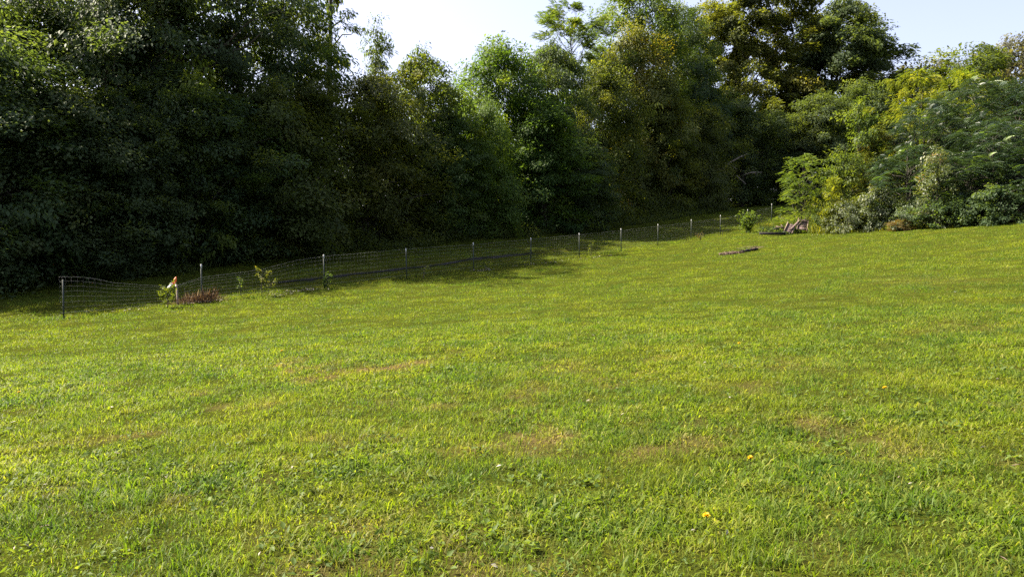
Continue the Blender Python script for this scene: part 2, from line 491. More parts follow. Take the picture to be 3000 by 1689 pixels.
# low broad-leaved weeds in the lawn (plantain, clover): uncountable
def build_lawn_weeds():
    rng = np.random.default_rng(21)
    lv = Leaves()
    n = 0
    while n < 1100:
        y = 2.6 + 30 * rng.random() ** 1.7; x = rng.uniform(-y * .7 - 1, y * .7 + 1)
        if (x - FA[0]) * FN[0] + (y - FA[1]) * FN[1] > 0 or vnoise(x, y, 1.6, 51) < rng.uniform(.3, .75): continue
        k = rng.integers(6, 26); sp = rng.uniform(.03, .12)
        L = rng.uniform(.022, .06)
        c = np.array([x, y]) + rng.normal(0, sp, (k, 2))
        pos = np.column_stack([c, gz(c[:, 0], c[:, 1]) + rng.uniform(.01, .05, k)])
        a = rng.uniform(0, 2 * PI, k); el = rng.uniform(-.2, .9, k)
        ax = np.stack([np.cos(a) * np.cos(el), np.sin(a) * np.cos(el), np.sin(el)], 1)
        lv.add(pos, ax, np.tile([0, 0, 1.], (k, 1)) + rng.normal(0, .4, (k, 3)), L * rng.uniform(.6, 1.2, k), L * .55 * rng.uniform(.6, 1.2, k), np.clip(rng.normal(.4, .25, k), 0, 1))
        n += 1
    mw = leaf_mat('lawn_weed_leaves', [(0, (.05, .095, .018)), (.6, (.085, .14, .024)), (1, (.13, .18, .04))], .55, .18, .42)
    tag(link('lawn_weeds', lv.mesh('lawn_weeds'), mw), 'low broad leaved weeds scattered in the lawn grass', 'weeds', kind='stuff')
    # fallen bleached leaves and bits
    lv = Leaves(); N = 260
    y = 2.8 + 34 * rng.random(N) ** 1.4; x = rng.uniform(-1, 1, N) * (y * .68 + .5)
    ok = ((x - FA[0]) * FN[0] + (y - FA[1]) * FN[1]) < -.3
    x, y = x[ok], y[ok]; N = len(x)
    pos = np.stack([x, y, gz(x, y) + rng.uniform(.02, .05, N)], 1)
    a = rng.uniform(0, 2 * PI, N)
    lv.add(pos, np.stack([np.cos(a), np.sin(a), rng.normal(0, .3, N)], 1), np.tile([0, 0, 1.], (N, 1)) + rng.normal(0, .4, (N, 3)),
           rng.uniform(.02, .06, N), rng.uniform(.008, .022, N), rng.random(N))
    mf = leaf_mat('fallen_leaf_bits', [(0, (.09, .055, .03)), (.5, (.20, .16, .11)), (1, (.36, .34, .30))], .5, .4, .15, (1, 1, 1))
    tag(link('leaf_litter', lv.mesh('leaf_litter'), mf), 'pale dry leaf bits lying in the lawn grass', 'litter', kind='stuff')
build_lawn_weeds()

# ------------------------------------------------------------------ tree prototypes
def make_tree(seed, H, R, hb, prof, nclump, nleaf, cr, L, W, trunk_r=.16, droop=.25, flat=.7, style='leaf', outline=.35, limbs=True, inner=.12, lean=0.0):
    """returns (trunk mesh, crown mesh) of a tree of height H and crown radius R standing at the origin"""
    rng = np.random.default_rng(seed)
    C = []
    ph = rng.uniform(0, 2 * PI, 6); tries = 0
    mind = .54 * (R * R * (H - hb) / nclump) ** (1 / 3.)
    while len(C) < nclump and tries < nclump * 60:
        tries += 1
        t = rng.random(); th = rng.uniform(0, 2 * PI)
        lob = 1 + outline * (math.sin(2 * th + ph[0] + 4 * t) * .5 + math.sin(3 * th + ph[1] - 7 * t) * .35 + math.sin(5 * th + 11 * t + ph[2]) * .3)
        rm = R * prof(t) * lob
        r = rm * math.sqrt(rng.uniform(inner, 1))
        p = np.array([r * math.cos(th) + lean * t * H, r * math.sin(th), hb + t * (H - hb - cr * .4)])
        if all((p[0] - q[0]) ** 2 + (p[1] - q[1]) ** 2 + (1.1 * (p[2] - q[2])) ** 2 > mind * mind for q in C[-260:]):
            C.append(p)
    C = np.array(C)
    lv = Leaves()
    per = max(8, nleaf // len(C))
    for c in C:
        k = int(per * rng.uniform(.5, 1.5)); r = cr * rng.uniform(.65, 1.35)
        g = rng.normal(0, 1, (k, 3)); g = g / np.linalg.norm(g, axis=1, keepdims=True) * (rng.random((k, 1)) ** .45)
        e = np.array([1, 1, flat]) * r * rng.uniform(.8, 1.2, 3)
        bd = unit(unit(c * [1, 1, 0] + 1e-3) * .9 + [0, 0, -.15 - .25 * droop] + rng.normal(0, .3, 3))
        pos = c + g * e * .84 + bd * (g @ bd)[:, None] * r * (.95 if style == 'leaf' else .2)
        ls = rng.uniform(.8, 1.25)
        outw = unit(c * [1, 1, 0] + 1e-3 + g * .8)
        ct = np.clip(rng.normal(.42, .2), .05, .95)
        if style == 'leaf':
            dj = rng.normal(0, .35, 3)
            ax = unit(outw * .8 + dj + rng.normal(0, .42, (k, 3)) + [0, 0, -droop])
            nr = unit(np.array([0, 0, 1.]) + outw * .6 + dj * .5 + rng.normal(0, .32, (k, 3)))
            sz = rng.lognormal(0, .28, k)
            lv.add(pos, ax, nr, L * ls * sz, W * ls * sz, np.clip(ct + rng.normal(0, .08, k), 0, 1))
        else:
            if style == 'rosette':             # fronds radiating from a branch tip
                k = max(5, int(per * rng.uniform(.8, 1.2))); pos = c + rng.normal(0, .05, (k, 3))
                a = rng.uniform(0, 2 * PI) + np.arange(k) * 2.399 + rng.normal(0, .2, k); e_ = rng.uniform(-.15, .75, k)
                rax = np.stack([np.cos(a) * np.cos(e_), np.sin(a) * np.cos(e_), np.sin(e_)], 1) + unit(c * [1, 1, 0] + 1e-3) * .45
            # pinnate frond: pairs of leaflets along an arching rachis
            ax = unit(rax) if style == 'rosette' else unit(outw * [1, 1, .3] + rng.normal(0, .35, (k, 3)) + [0, 0, .25])
            nr = unit(np.array([0, 0, 1.]) + rng.normal(0, .2, (k, 3)))
            sd_ = unit(np.cross(nr, ax)); nr = np.cross(ax, sd_)
            fl = L * rng.uniform(.7, 1.25, k); tn = np.clip(ct + rng.normal(0, .18, k), 0, 1)
            m = 8 if style == 'rosette' else 6
            for j in range(m):
                s = (j + .7) / m
                q = pos + ax * (fl * s)[:, None] - np.array([0, 0, 1.]) * (fl * droop * s * s)[:, None]
                ll = fl * (.26 if style == 'rosette' else .34) * (1 - .55 * abs(s - .4))
                for sg in (-1, 1):
                    lv.add(q, sd_ * sg + ax * .45 - np.array([0, 0, .35]), nr + sd_ * sg * .25, ll, ll * W, tn)
            lv.add(pos + ax * fl[:, None] - np.array([0, 0, 1.]) * (fl * droop)[:, None], ax - [0, 0, .5], nr, fl * .2, fl * .2 * W, tn)
    tb = Tubes(7)
    n = 9; tt = np.linspace(0, 1, n); top = hb + (H - hb) * .82
    wob = np.cumsum(rng.normal(0, .05 * R / 3, (n, 2)), 0); wob[0] = 0
    tp = np.stack([wob[:, 0] + lean * tt * top * .8, wob[:, 1], tt * top - .25 * (tt == 0)], 1)
    tr = trunk_r * (1 - .88 * tt) * (1 + .5 * np.exp(-tt * 14))
    tb.add(tp, tr)
    if limbs:
        for c in C[rng.permutation(len(C))[:min(len(C), 46)]]:
            z0 = max(min(c[2] - rng.uniform(.35, .8) * math.hypot(c[0], c[1]) - .3, top * .97), hb * .45 + .1)
            if z0 > c[2]: continue
            f = z0 / top; a = np.array([np.interp(z0, tp[:, 2], tp[:, i]) for i in range(3)])
            r0 = trunk_r * (1 - .85 * f) * rng.uniform(.3, .55)
            s = np.linspace(0, 1, 5)[:, None]
            path = a + (c - a) * s + np.array([0, 0, 1]) * (np.sin(s * PI) * .08 * np.linalg.norm(c - a)) + rng.normal(0, .035 * np.linalg.norm(c - a), (5, 3)) * (s > .1)
            tb.add(path, r0 * (1 - .85 * s[:, 0]) + .006)
    return tb.mesh('trunk'), lv.mesh('crown')

dome = lambda t: (1 - .25 * (1 - t) ** 3) * math.sqrt(max(0, 1 - max(0, (t - .35) / .65) ** 2.2)) 
column = lambda t: .75 * (1 - max(0, (t - .5) / .5) ** 1.6) + .12
cone = lambda t: 1.02 - t ** .8
spread = lambda t: math.sin(PI * min(1, .12 + .80 * t)) ** .6
tallp = lambda t: .55 + .45 * math.sin(PI * min(1, t * .9 + .1))
PROTO = {}
def P(key, **k):
    PROTO[key] = (k, make_tree(**k))
P('dense1', seed=1, H=10, R=3.2, hb=.3, prof=dome, nclump=170, nleaf=46000, cr=.80, L=.15, W=.075)
P('dense2', seed=2, H=10, R=3.2, hb=.2, prof=dome, nclump=130, nleaf=46000, cr=.95, L=.14, W=.08, outline=.5, droop=.5)
P('dense3', seed=3, H=10, R=3.0, hb=.3, prof=column, nclump=160, nleaf=44000, cr=.75, L=.16, W=.07, outline=.45)
P('mound', seed=4, H=10, R=3.4, hb=.1, prof=dome, nclump=280, nleaf=50000, cr=.62, L=.12, W=.085, outline=.14, droop=.6)
P('tall1', seed=5, H=18, R=4.0, hb=4.5, prof=tallp, nclump=120, nleaf=34000, cr=.95, L=.22, W=.085, trunk_r=.26, droop=.9, outline=.5, flat=.9)
P('tall2', seed=6, H=18, R=3.8, hb=6.0, prof=tallp, nclump=95, nleaf=25000, cr=.95, L=.22, W=.085, trunk_r=.24, droop=.8, outline=.55, flat=.85)
P('trunky', seed=26, H=20, R=4.0, hb=9.5, prof=tallp, nclump=80, nleaf=23000, cr=1.0, L=.22, W=.085, trunk_r=.42, droop=.8, outline=.55, flat=.85)
P('bare', seed=7, H=18, R=1.5, hb=8.5, prof=lambda t: .9 if t < .5 else .6, nclump=15, nleaf=2600, cr=.5, L=.2, W=.08, trunk_r=.24, droop=1.1, outline=.6)
P('cone', seed=8, H=14, R=2.3, hb=3.0, prof=cone, nclump=110, nleaf=17000, cr=.5, L=.17, W=.055, trunk_r=.14, droop=1.2, inner=.05, outline=.3)
P('airy', seed=9, H=16, R=3.4, hb=8.0, prof=spread, nclump=70, nleaf=4800, cr=.85, L=.42, W=.42, trunk_r=.18, style='frond', outline=.6, flat=.45, droop=.3)
P('round1', seed=10, H=16, R=4.6, hb=2.0, prof=spread, nclump=220, nleaf=64000, cr=.85, L=.17, W=.085, trunk_r=.28, outline=.4)
P('oak1', seed=11, H=18, R=6.5, hb=1.5, prof=spread, nclump=300, nleaf=115000, cr=1.0, L=.25, W=.14, trunk_r=.36, outline=.55, flat=.65, inner=.2)
P('oak2', seed=12, H=17, R=5.5, hb=2.5, prof=spread, nclump=270, nleaf=90000, cr=1.0, L=.25, W=.14, trunk_r=.32, outline=.6, flat=.6, inner=.25, lean=.10)
P('locust', seed=13, H=9, R=3.0, hb=1.0, prof=dome, nclump=120, nleaf=5200, cr=.6, L=.32, W=.5, trunk_r=.12, style='frond', outline=.5, droop=.45)
P('sumac1', seed=14, H=7, R=2.8, hb=.5, prof=dome, nclump=150, nleaf=1650, cr=.5, L=.66, W=.30, trunk_r=.08, style='rosette', outline=.35, droop=.4, inner=.5)
P('sumac2', seed=15, H=7, R=2.8, hb=.4, prof=dome, nclump=140, nleaf=1500, cr=.5, L=.72, W=.30, trunk_r=.08, style='rosette', outline=.5, droop=.5, inner=.5)
P('young', seed=16, H=6, R=1.5, hb=.4, prof=column, nclump=60, nleaf=5200, cr=.42, L=.16, W=.085, trunk_r=.06, outline=.5, droop=.3)
P('pinnate', seed=17, H=5, R=1.7, hb=.2, prof=dome, nclump=125, nleaf=1100, cr=.4, L=.46, W=.36, trunk_r=.05, style='rosette', outline=.5, droop=.3, inner=.35)
P('shrub', seed=18, H=4, R=1.1, hb=.1, prof=column, nclump=60, nleaf=5200, cr=.3, L=.09, W=.055, trunk_r=.04, outline=.45)
P('bramble', seed=19, H=2, R=1.8, hb=.0, prof=dome, nclump=80, nleaf=8000, cr=.36, L=.10, W=.07, trunk_r=.03, outline=.3, droop=.4, flat=.6)
P('herb', seed=20, H=2, R=.9, hb=.2, prof=column, nclump=40, nleaf=3600, cr=.25, L=.12, W=.025, trunk_r=.015, outline=.3, droop=-.5)
P('far', seed=22, H=16, R=5.5, hb=2, prof=spread, nclump=130, nleaf=22000, cr=1.1, L=.30, W=.16, trunk_r=.3, outline=.5, flat=.65, inner=.3)

TREE_RNG = random.Random(5)
def place(name, label, cat, key, mat, u, depth, top_v, hw, group=None, base=None, rz=None):
    k, (tm, cm) = PROTO[key]
    x, y = pt(u, 700, depth)[:2]
    zb = gz1(x, y) if base is None else base
    zt = pt(u, top_v, depth)[2]
    sz = (zt - zb) / k['H']; sx = hw / k['R']
    r = empty(name, (x, y, zb - .02), label, cat, group, TREE_RNG.uniform(0, 2 * PI) if rz is None else rz, (sx, sx, sz))
    link('trunk' if cat in ('tree', 'young tree') else 'stems', tm, BARK, r)
    c = link('crown' if cat in ('tree', 'young tree') else 'foliage', cm, mat, r)
    if c.data.materials[0] != mat:
        c.material_slots[0].link = 'OBJECT'; c.material_slots[0].material = mat
    return r
def edge_depth(u, off=0.0):
    return float(line_at(u, EDGE + off)[1])

WG = 'trees along the edge of the wood'
TG = 'tall trees behind the edge of the wood'
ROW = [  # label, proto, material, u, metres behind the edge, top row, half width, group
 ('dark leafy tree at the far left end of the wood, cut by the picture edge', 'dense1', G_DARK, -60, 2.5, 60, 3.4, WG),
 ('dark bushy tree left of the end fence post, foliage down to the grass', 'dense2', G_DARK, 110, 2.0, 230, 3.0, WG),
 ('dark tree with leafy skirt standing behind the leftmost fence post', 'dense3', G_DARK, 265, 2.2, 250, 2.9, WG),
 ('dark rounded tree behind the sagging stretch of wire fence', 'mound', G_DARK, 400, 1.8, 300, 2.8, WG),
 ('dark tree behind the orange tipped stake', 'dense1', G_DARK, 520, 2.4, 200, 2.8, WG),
 ('slim young tree given brighter leaf colour to imitate a sunlit sprig, in front of the two dark trunks', 'young', G_BRIGHT, 585, 1.0, 150, 1.5, WG),  # added for a sunlit sprig, its light put into the leaf colour
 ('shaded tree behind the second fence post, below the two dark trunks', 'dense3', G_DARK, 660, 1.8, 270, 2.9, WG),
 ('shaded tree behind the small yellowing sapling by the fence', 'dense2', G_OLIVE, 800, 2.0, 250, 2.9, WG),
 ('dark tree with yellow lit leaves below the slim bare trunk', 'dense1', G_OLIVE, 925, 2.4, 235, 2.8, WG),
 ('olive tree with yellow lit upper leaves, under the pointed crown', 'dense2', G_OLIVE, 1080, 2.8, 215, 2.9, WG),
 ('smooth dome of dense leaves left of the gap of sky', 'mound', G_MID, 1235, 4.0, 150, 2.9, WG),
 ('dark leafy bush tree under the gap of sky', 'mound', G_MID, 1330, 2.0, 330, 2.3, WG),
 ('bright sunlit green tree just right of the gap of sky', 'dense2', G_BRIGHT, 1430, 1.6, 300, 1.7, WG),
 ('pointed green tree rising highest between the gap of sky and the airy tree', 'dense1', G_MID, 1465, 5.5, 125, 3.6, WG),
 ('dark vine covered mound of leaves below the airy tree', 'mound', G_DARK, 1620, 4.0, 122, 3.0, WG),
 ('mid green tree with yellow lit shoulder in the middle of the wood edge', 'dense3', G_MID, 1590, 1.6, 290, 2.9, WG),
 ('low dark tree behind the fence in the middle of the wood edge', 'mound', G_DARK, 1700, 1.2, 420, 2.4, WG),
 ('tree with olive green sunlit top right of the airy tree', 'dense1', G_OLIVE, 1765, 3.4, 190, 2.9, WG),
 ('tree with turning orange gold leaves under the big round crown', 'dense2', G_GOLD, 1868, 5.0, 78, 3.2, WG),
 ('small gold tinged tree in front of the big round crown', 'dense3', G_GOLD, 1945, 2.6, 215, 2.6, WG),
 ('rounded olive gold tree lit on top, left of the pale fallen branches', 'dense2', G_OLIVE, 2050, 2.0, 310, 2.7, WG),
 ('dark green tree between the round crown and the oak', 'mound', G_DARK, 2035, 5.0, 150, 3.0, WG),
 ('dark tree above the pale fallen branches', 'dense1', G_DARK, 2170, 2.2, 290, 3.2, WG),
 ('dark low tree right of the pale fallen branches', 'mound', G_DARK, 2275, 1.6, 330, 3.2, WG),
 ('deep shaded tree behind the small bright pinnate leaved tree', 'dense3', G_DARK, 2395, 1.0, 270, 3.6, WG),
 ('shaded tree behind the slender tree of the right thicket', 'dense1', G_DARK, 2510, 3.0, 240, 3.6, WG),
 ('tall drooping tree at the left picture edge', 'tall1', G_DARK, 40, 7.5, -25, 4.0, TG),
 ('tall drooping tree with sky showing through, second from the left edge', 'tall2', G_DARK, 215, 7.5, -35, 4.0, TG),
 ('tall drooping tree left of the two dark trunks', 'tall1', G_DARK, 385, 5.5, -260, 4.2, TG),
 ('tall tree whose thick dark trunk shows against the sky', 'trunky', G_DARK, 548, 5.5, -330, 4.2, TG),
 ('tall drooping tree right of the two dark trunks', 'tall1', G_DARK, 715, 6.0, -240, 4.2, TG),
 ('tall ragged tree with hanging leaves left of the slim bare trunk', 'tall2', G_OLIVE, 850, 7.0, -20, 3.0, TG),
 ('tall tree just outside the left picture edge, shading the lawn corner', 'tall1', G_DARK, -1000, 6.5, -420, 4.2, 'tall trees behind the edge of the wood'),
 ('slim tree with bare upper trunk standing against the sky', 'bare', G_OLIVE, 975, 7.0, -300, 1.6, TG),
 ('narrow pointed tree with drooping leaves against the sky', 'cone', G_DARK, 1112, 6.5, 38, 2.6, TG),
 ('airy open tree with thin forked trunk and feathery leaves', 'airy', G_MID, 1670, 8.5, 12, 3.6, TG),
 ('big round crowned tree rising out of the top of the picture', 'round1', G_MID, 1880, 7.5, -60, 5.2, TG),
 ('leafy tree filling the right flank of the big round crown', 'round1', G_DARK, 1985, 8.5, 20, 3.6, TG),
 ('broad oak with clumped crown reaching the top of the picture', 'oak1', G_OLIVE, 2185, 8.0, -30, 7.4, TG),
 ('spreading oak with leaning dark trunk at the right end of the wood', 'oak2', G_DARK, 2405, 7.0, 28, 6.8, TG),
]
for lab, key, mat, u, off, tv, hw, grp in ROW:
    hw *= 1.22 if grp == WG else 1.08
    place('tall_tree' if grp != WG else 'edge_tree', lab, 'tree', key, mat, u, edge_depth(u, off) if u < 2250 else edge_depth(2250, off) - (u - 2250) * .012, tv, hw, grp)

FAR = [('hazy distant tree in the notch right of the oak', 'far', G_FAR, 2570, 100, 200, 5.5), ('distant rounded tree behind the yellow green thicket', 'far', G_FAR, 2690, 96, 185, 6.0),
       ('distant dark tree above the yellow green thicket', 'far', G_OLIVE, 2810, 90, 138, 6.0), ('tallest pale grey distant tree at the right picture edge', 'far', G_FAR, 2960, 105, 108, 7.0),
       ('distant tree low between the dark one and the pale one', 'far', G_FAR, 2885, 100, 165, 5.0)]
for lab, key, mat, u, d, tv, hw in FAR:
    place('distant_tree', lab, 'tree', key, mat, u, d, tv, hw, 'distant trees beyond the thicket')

THICK = [
 ('tree', 'yellow green feathery tree at the left of the right hand thicket', 'locust', G_YEL, 2672, 53, 192, 2.5),
 ('tree', 'yellow green feathery tree peeping over the sumac', 'locust', G_YEL, 2800, 54, 195, 2.5),
 ('young tree', 'slender dark green tree with bright tips beside the yellow green tree', 'young', G_MID, 2508, 50, 278, 1.7),
 ('young tree', 'small golden leaved tree low beside the slender tree', 'locust', G_GOLD, 2570, 49.5, 378, 1.6),
 ('young tree', 'small bright green tree with long pinnate leaves above the scrap wood', 'pinnate', G_BRIGHT, 2345, 49.5, 440, 1.5),
 ('young tree', 'olive leafy sapling between the small bright tree and the goldenrod', 'young', G_OLIVE, 2465, 48.5, 420, 1.5),
 ('tree', 'sumac with glossy arching leaves below the yellow green trees', 'sumac1', G_SUMAC, 2700, 48, 285, 2.6),
 ('tree', 'highest sumac of the thicket, with glossy arching leaves', 'sumac2', G_SUMAC, 2850, 47, 222, 3.2),
 ('tree', 'sumac at the right picture edge, high and dark', 'sumac1', G_SUMAC, 2975, 45, 225, 3.0),
 ('tree', 'sumac with lime tipped leaves above the dark shaded foot of the thicket', 'sumac2', G_SUMAC, 2900, 42.5, 345, 2.6),
 ('tree', 'low sumac behind the pale leaved shrub', 'sumac1', G_SUMAC, 2660, 46, 420, 2.3),
 ('tree', 'low sumac cut by the right picture edge', 'sumac2', G_SUMAC, 3010, 41, 400, 2.6),
 ('tree', 'dark shaded sumac outside the sunlit part at the thicket foot', 'sumac1', G_SUMAC, 2820, 43, 440, 2.2),
 ('shrub', 'narrow shrub with small pale leaves in front of the sumac', 'shrub', G_BRAMBLE, 2738, 42.2, 425, 1.2),
 ('shrub', 'greenish golden tall weeds above the brambles', 'herb', G_YEL, 2440, 47.5, 520, 1.2),
 ('bramble', 'bright green low bush just right of the scrap wood', 'bramble', G_BRIGHT, 2412, 48.0, 592, .95),
 ('bramble', 'grey green bramble mound left of the others', 'bramble', G_BRAMBLE, 2480, 46.2, 585, 1.5),
 ('bramble', 'grey green bramble mound highest of the row', 'bramble', G_BRAMBLE, 2575, 45.6, 545, 1.7),
 ('bramble', 'grey green bramble mound at the foot of the narrow shrub', 'bramble', G_BRAMBLE, 2665, 44.2, 585, 1.6),
 ('bramble', 'rusty fern like bush at the lawn edge by the brambles', 'bramble', G_FERN, 2640, 43.2, 640, .8),
 ('bramble', 'dark shaded bush at the foot of the thicket', 'bramble', G_DARK, 2800, 41.8, 560, 1.8),
 ('bramble', 'dark shaded bush at the lower right picture edge', 'bramble', G_DARK, 2930, 40.3, 540, 2.0),
]
for cat, lab, key, mat, u, d, tv, hw in THICK:
    nm = {'sumac1': 'sumac', 'sumac2': 'sumac', 'locust': 'locust_tree', 'young': 'young_tree', 'pinnate': 'young_tree', 'shrub': 'shrub', 'herb': 'tall_weeds', 'bramble': 'bramble_bush'}[key]
    place(nm, lab, cat, key, mat, u, d, tv, hw, 'shrubs and small trees of the right hand thicket')

# ------------------------------------------------------------------ deep wood and undergrowth (uncountable)
def build_mass(name, label, cat, seed, N, sample, L, W, mat):
    rng = np.random.default_rng(seed)
    x, y, h, s = sample(rng, N)
    pos = np.stack([x, y, gz(x, y) + h], 1); n = len(x)
    a = rng.normal(0, 1, (n, 3)) + [0, 0, -.3]
    lv = Leaves()
    lv.add(pos, a, rng.normal(0, .6, (n, 3)) + [0, 0, 1], L * s, W * s, np.clip(rng.normal(.4, .2, n), 0, 1))
    tag(link(name, lv.mesh(name), mat), label, cat, kind='stuff')
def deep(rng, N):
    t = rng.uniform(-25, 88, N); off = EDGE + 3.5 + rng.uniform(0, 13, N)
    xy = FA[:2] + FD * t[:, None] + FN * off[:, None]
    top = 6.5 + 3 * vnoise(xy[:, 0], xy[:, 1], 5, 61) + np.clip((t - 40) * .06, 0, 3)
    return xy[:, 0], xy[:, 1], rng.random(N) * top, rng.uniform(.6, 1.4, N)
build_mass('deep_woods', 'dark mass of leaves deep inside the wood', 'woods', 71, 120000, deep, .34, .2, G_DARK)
def right_deep(rng, N):
    u = rng.uniform(0, 1, N); y = 51 - 5 * u + rng.uniform(0, 9, N); x = (2430 + 720 * u - CX) / F * y
    top = 3.0 + 1.5 * vnoise(x, y, 3, 62) + 2 * u
    return x, y, rng.random(N) * top, rng.uniform(.6, 1.4, N)
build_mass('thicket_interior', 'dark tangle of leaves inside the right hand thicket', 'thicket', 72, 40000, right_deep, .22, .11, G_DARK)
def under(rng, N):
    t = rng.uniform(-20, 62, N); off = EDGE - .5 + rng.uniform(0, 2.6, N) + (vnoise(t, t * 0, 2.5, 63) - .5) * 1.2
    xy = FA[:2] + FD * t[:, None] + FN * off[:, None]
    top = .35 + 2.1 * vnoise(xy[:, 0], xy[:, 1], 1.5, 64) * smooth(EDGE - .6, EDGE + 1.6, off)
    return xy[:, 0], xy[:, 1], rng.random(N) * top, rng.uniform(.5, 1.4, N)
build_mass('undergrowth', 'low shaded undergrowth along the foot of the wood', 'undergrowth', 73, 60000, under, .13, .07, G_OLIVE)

# ------------------------------------------------------------------ wire fence
def build_fence():
    root = empty('wire_fence', (FA[0], FA[1], gz1(FA[0], FA[1])), 'sagging woven wire fence on dark steel posts with white tips', 'fence')
    o0 = np.array(root.location)
    posts = [line_at(u, 0.0) for u, v in POST]
    for k in (12, 13):
        posts.append(fence_xy(FLEN + (k - 11) * FLEN / 10.0))
    rng = np.random.default_rng(3)
    T13 = Tubes(6)
    for i, (x, y) in enumerate(posts):
        z = gz1(x, y) - .03
        lx, ly = rng.normal(0, .012, 2)
        if i == 0: lx = .035
        tb = Tubes(6)
        H = 1.38 if i else 1.24
        for ang in (0, 2.1, 4.2):                      # T section: three thin ribs
            M = Matrix.Translation((0, 0, 0))
            c, s = math.cos(ang), math.sin(ang)
            p0 = np.array([x + c * .011, y + s * .011, z]) - o0
            p1 = p0 + [lx * H, ly * H, H]
            tb.add([p0 - [lx * .4, ly * .4, .4], p1], [.016, .016])
        for q in np.arange(.2, H - .15, .12):          # studs
            c0 = np.array([x + lx * q, y + ly * q - .02, z + q]) - o0
            tb.add([c0, c0 + [0, -.018, .004]], [.012, .008])
        po = link('post', tb.mesh('post', False), M_POST, root)
        if i:
            tc = Tubes(6)
            for ang in (0, 2.1, 4.2):
                c, s = math.cos(ang), math.sin(ang)
                p0 = np.array([x + c * .011 + lx * (H - .15), y + s * .011 + ly * (H - .15), z + H - .15]) - o0
                tc.add([p0, p0 + [lx * .15, ly * .15, .155]], [.018, .018])
            link('white_tip', tc.mesh('white_tip', False), M_CAP, po)
    # top edge of the mesh, read off the photograph
    top_px = [(181, 811), (230, 810), (280, 817), (330, 827), (400, 829), (460, 833), (490, 838), (520, 827), (585, 808), (650, 801), (760, 788), (800, 778), (870, 762), (948, 750), (1191, 730), (1387, 717), (1556, 701), (1697, 687), (1820, 675), (1927, 662), (2024, 650.5), (2110, 639.5)]
    ts, hs, tw = [], [], []
    for u, v in top_px:
        x, y = line_at(u, 0.0); t = (x - FA[0]) * FD[0] + (y - FA[1]) * FD[1]
        ts.append(t); hs.append(pt(u, v, y)[2] - gz1(x, y))
    ts.append(FLEN * 1.2); hs.append(hs[-1])
    S = np.arange(0, FLEN * 1.2, .17)
    xy = FA[:2] + FD * S[:, None]
    g = gz(xy[:, 0], xy[:, 1]); g = np.convolve(np.pad(g, 6, mode='edge'), np.ones(13) / 13, 'valid')
    top = np.interp(S, ts, hs)
    fold = np.clip((1.18 - top) / .45, 0, 1)           # where the mesh sags its upper rows fold forward
    fr = [.06, .2, .34, .48, .62, .75, .88, 1.0]
    grid = []
    for k, f in enumerate(fr):
        hh = .10 + (top - .10) * f
        over = fold * max(0, (f - .8) / .2) * .24
        z = g + hh - over * .25
        q = xy - FN * over[:, None] * 1.0 + FN[None] * (rng.normal(0, .006, len(S)))[:, None]
        grid.append(np.column_stack([q, z + rng.normal(0, .004, len(S))]) - o0)
    grid = np.array(grid)
    tb = Tubes(4)
    for k in range(len(fr)):
        for a in range(0, len(S) - 1, 24):
            seg = grid[k, a:a + 25]
            if len(seg) > 1: tb.add(seg, .0022 if k in (0, len(fr) - 1) else .0014)
    for j in range(0, len(S)):
        tb.add(grid[:, j], .0006)
    link('wire_mesh', tb.mesh('wire_mesh'), M_WIRE, root)
build_fence()

# ------------------------------------------------------------------ marker stake with orange tip
def build_stake():
    p = hit(522, 893)
    r = empty('marker_stake', p, 'weathered wooden stake with orange tip and white rag in the fence', 'stake')
    y = p[1]; top = pt(517, 832, y) - p
    tb = Tubes(4); tb.add([[0, 0, -.2], top], [.035, .030])
    link('stake', tb.mesh('stake', False), STAKE_WOOD, r)
    a = pt(508, 833, y - .06) - p; b = pt(513, 820, y - .06) - p; c = pt(516, 811, y - .05) - p
    tb = Tubes(6); tb.add([a, b, c], [.062, .055, .02])
    link('orange_tip', tb.mesh('orange_tip'), M_ORANGE, r)
    rng = np.random.default_rng(4); lv = Leaves(); n = 12
    pos = np.array(pt(502, 833, y - .08) - p) + rng.normal(0, 1, (n, 3)) * [.08, .04, .02]
    lv.add(pos, rng.normal(0, 1, (n, 3)), rng.normal(0, 1, (n, 3)) + [0, -.6, 1], rng.uniform(.08, .16, n), rng.uniform(.06, .1, n), rng.random(n))
    link('white_rag', lv.mesh('white_rag'), M_WHITE, r)
build_stake()

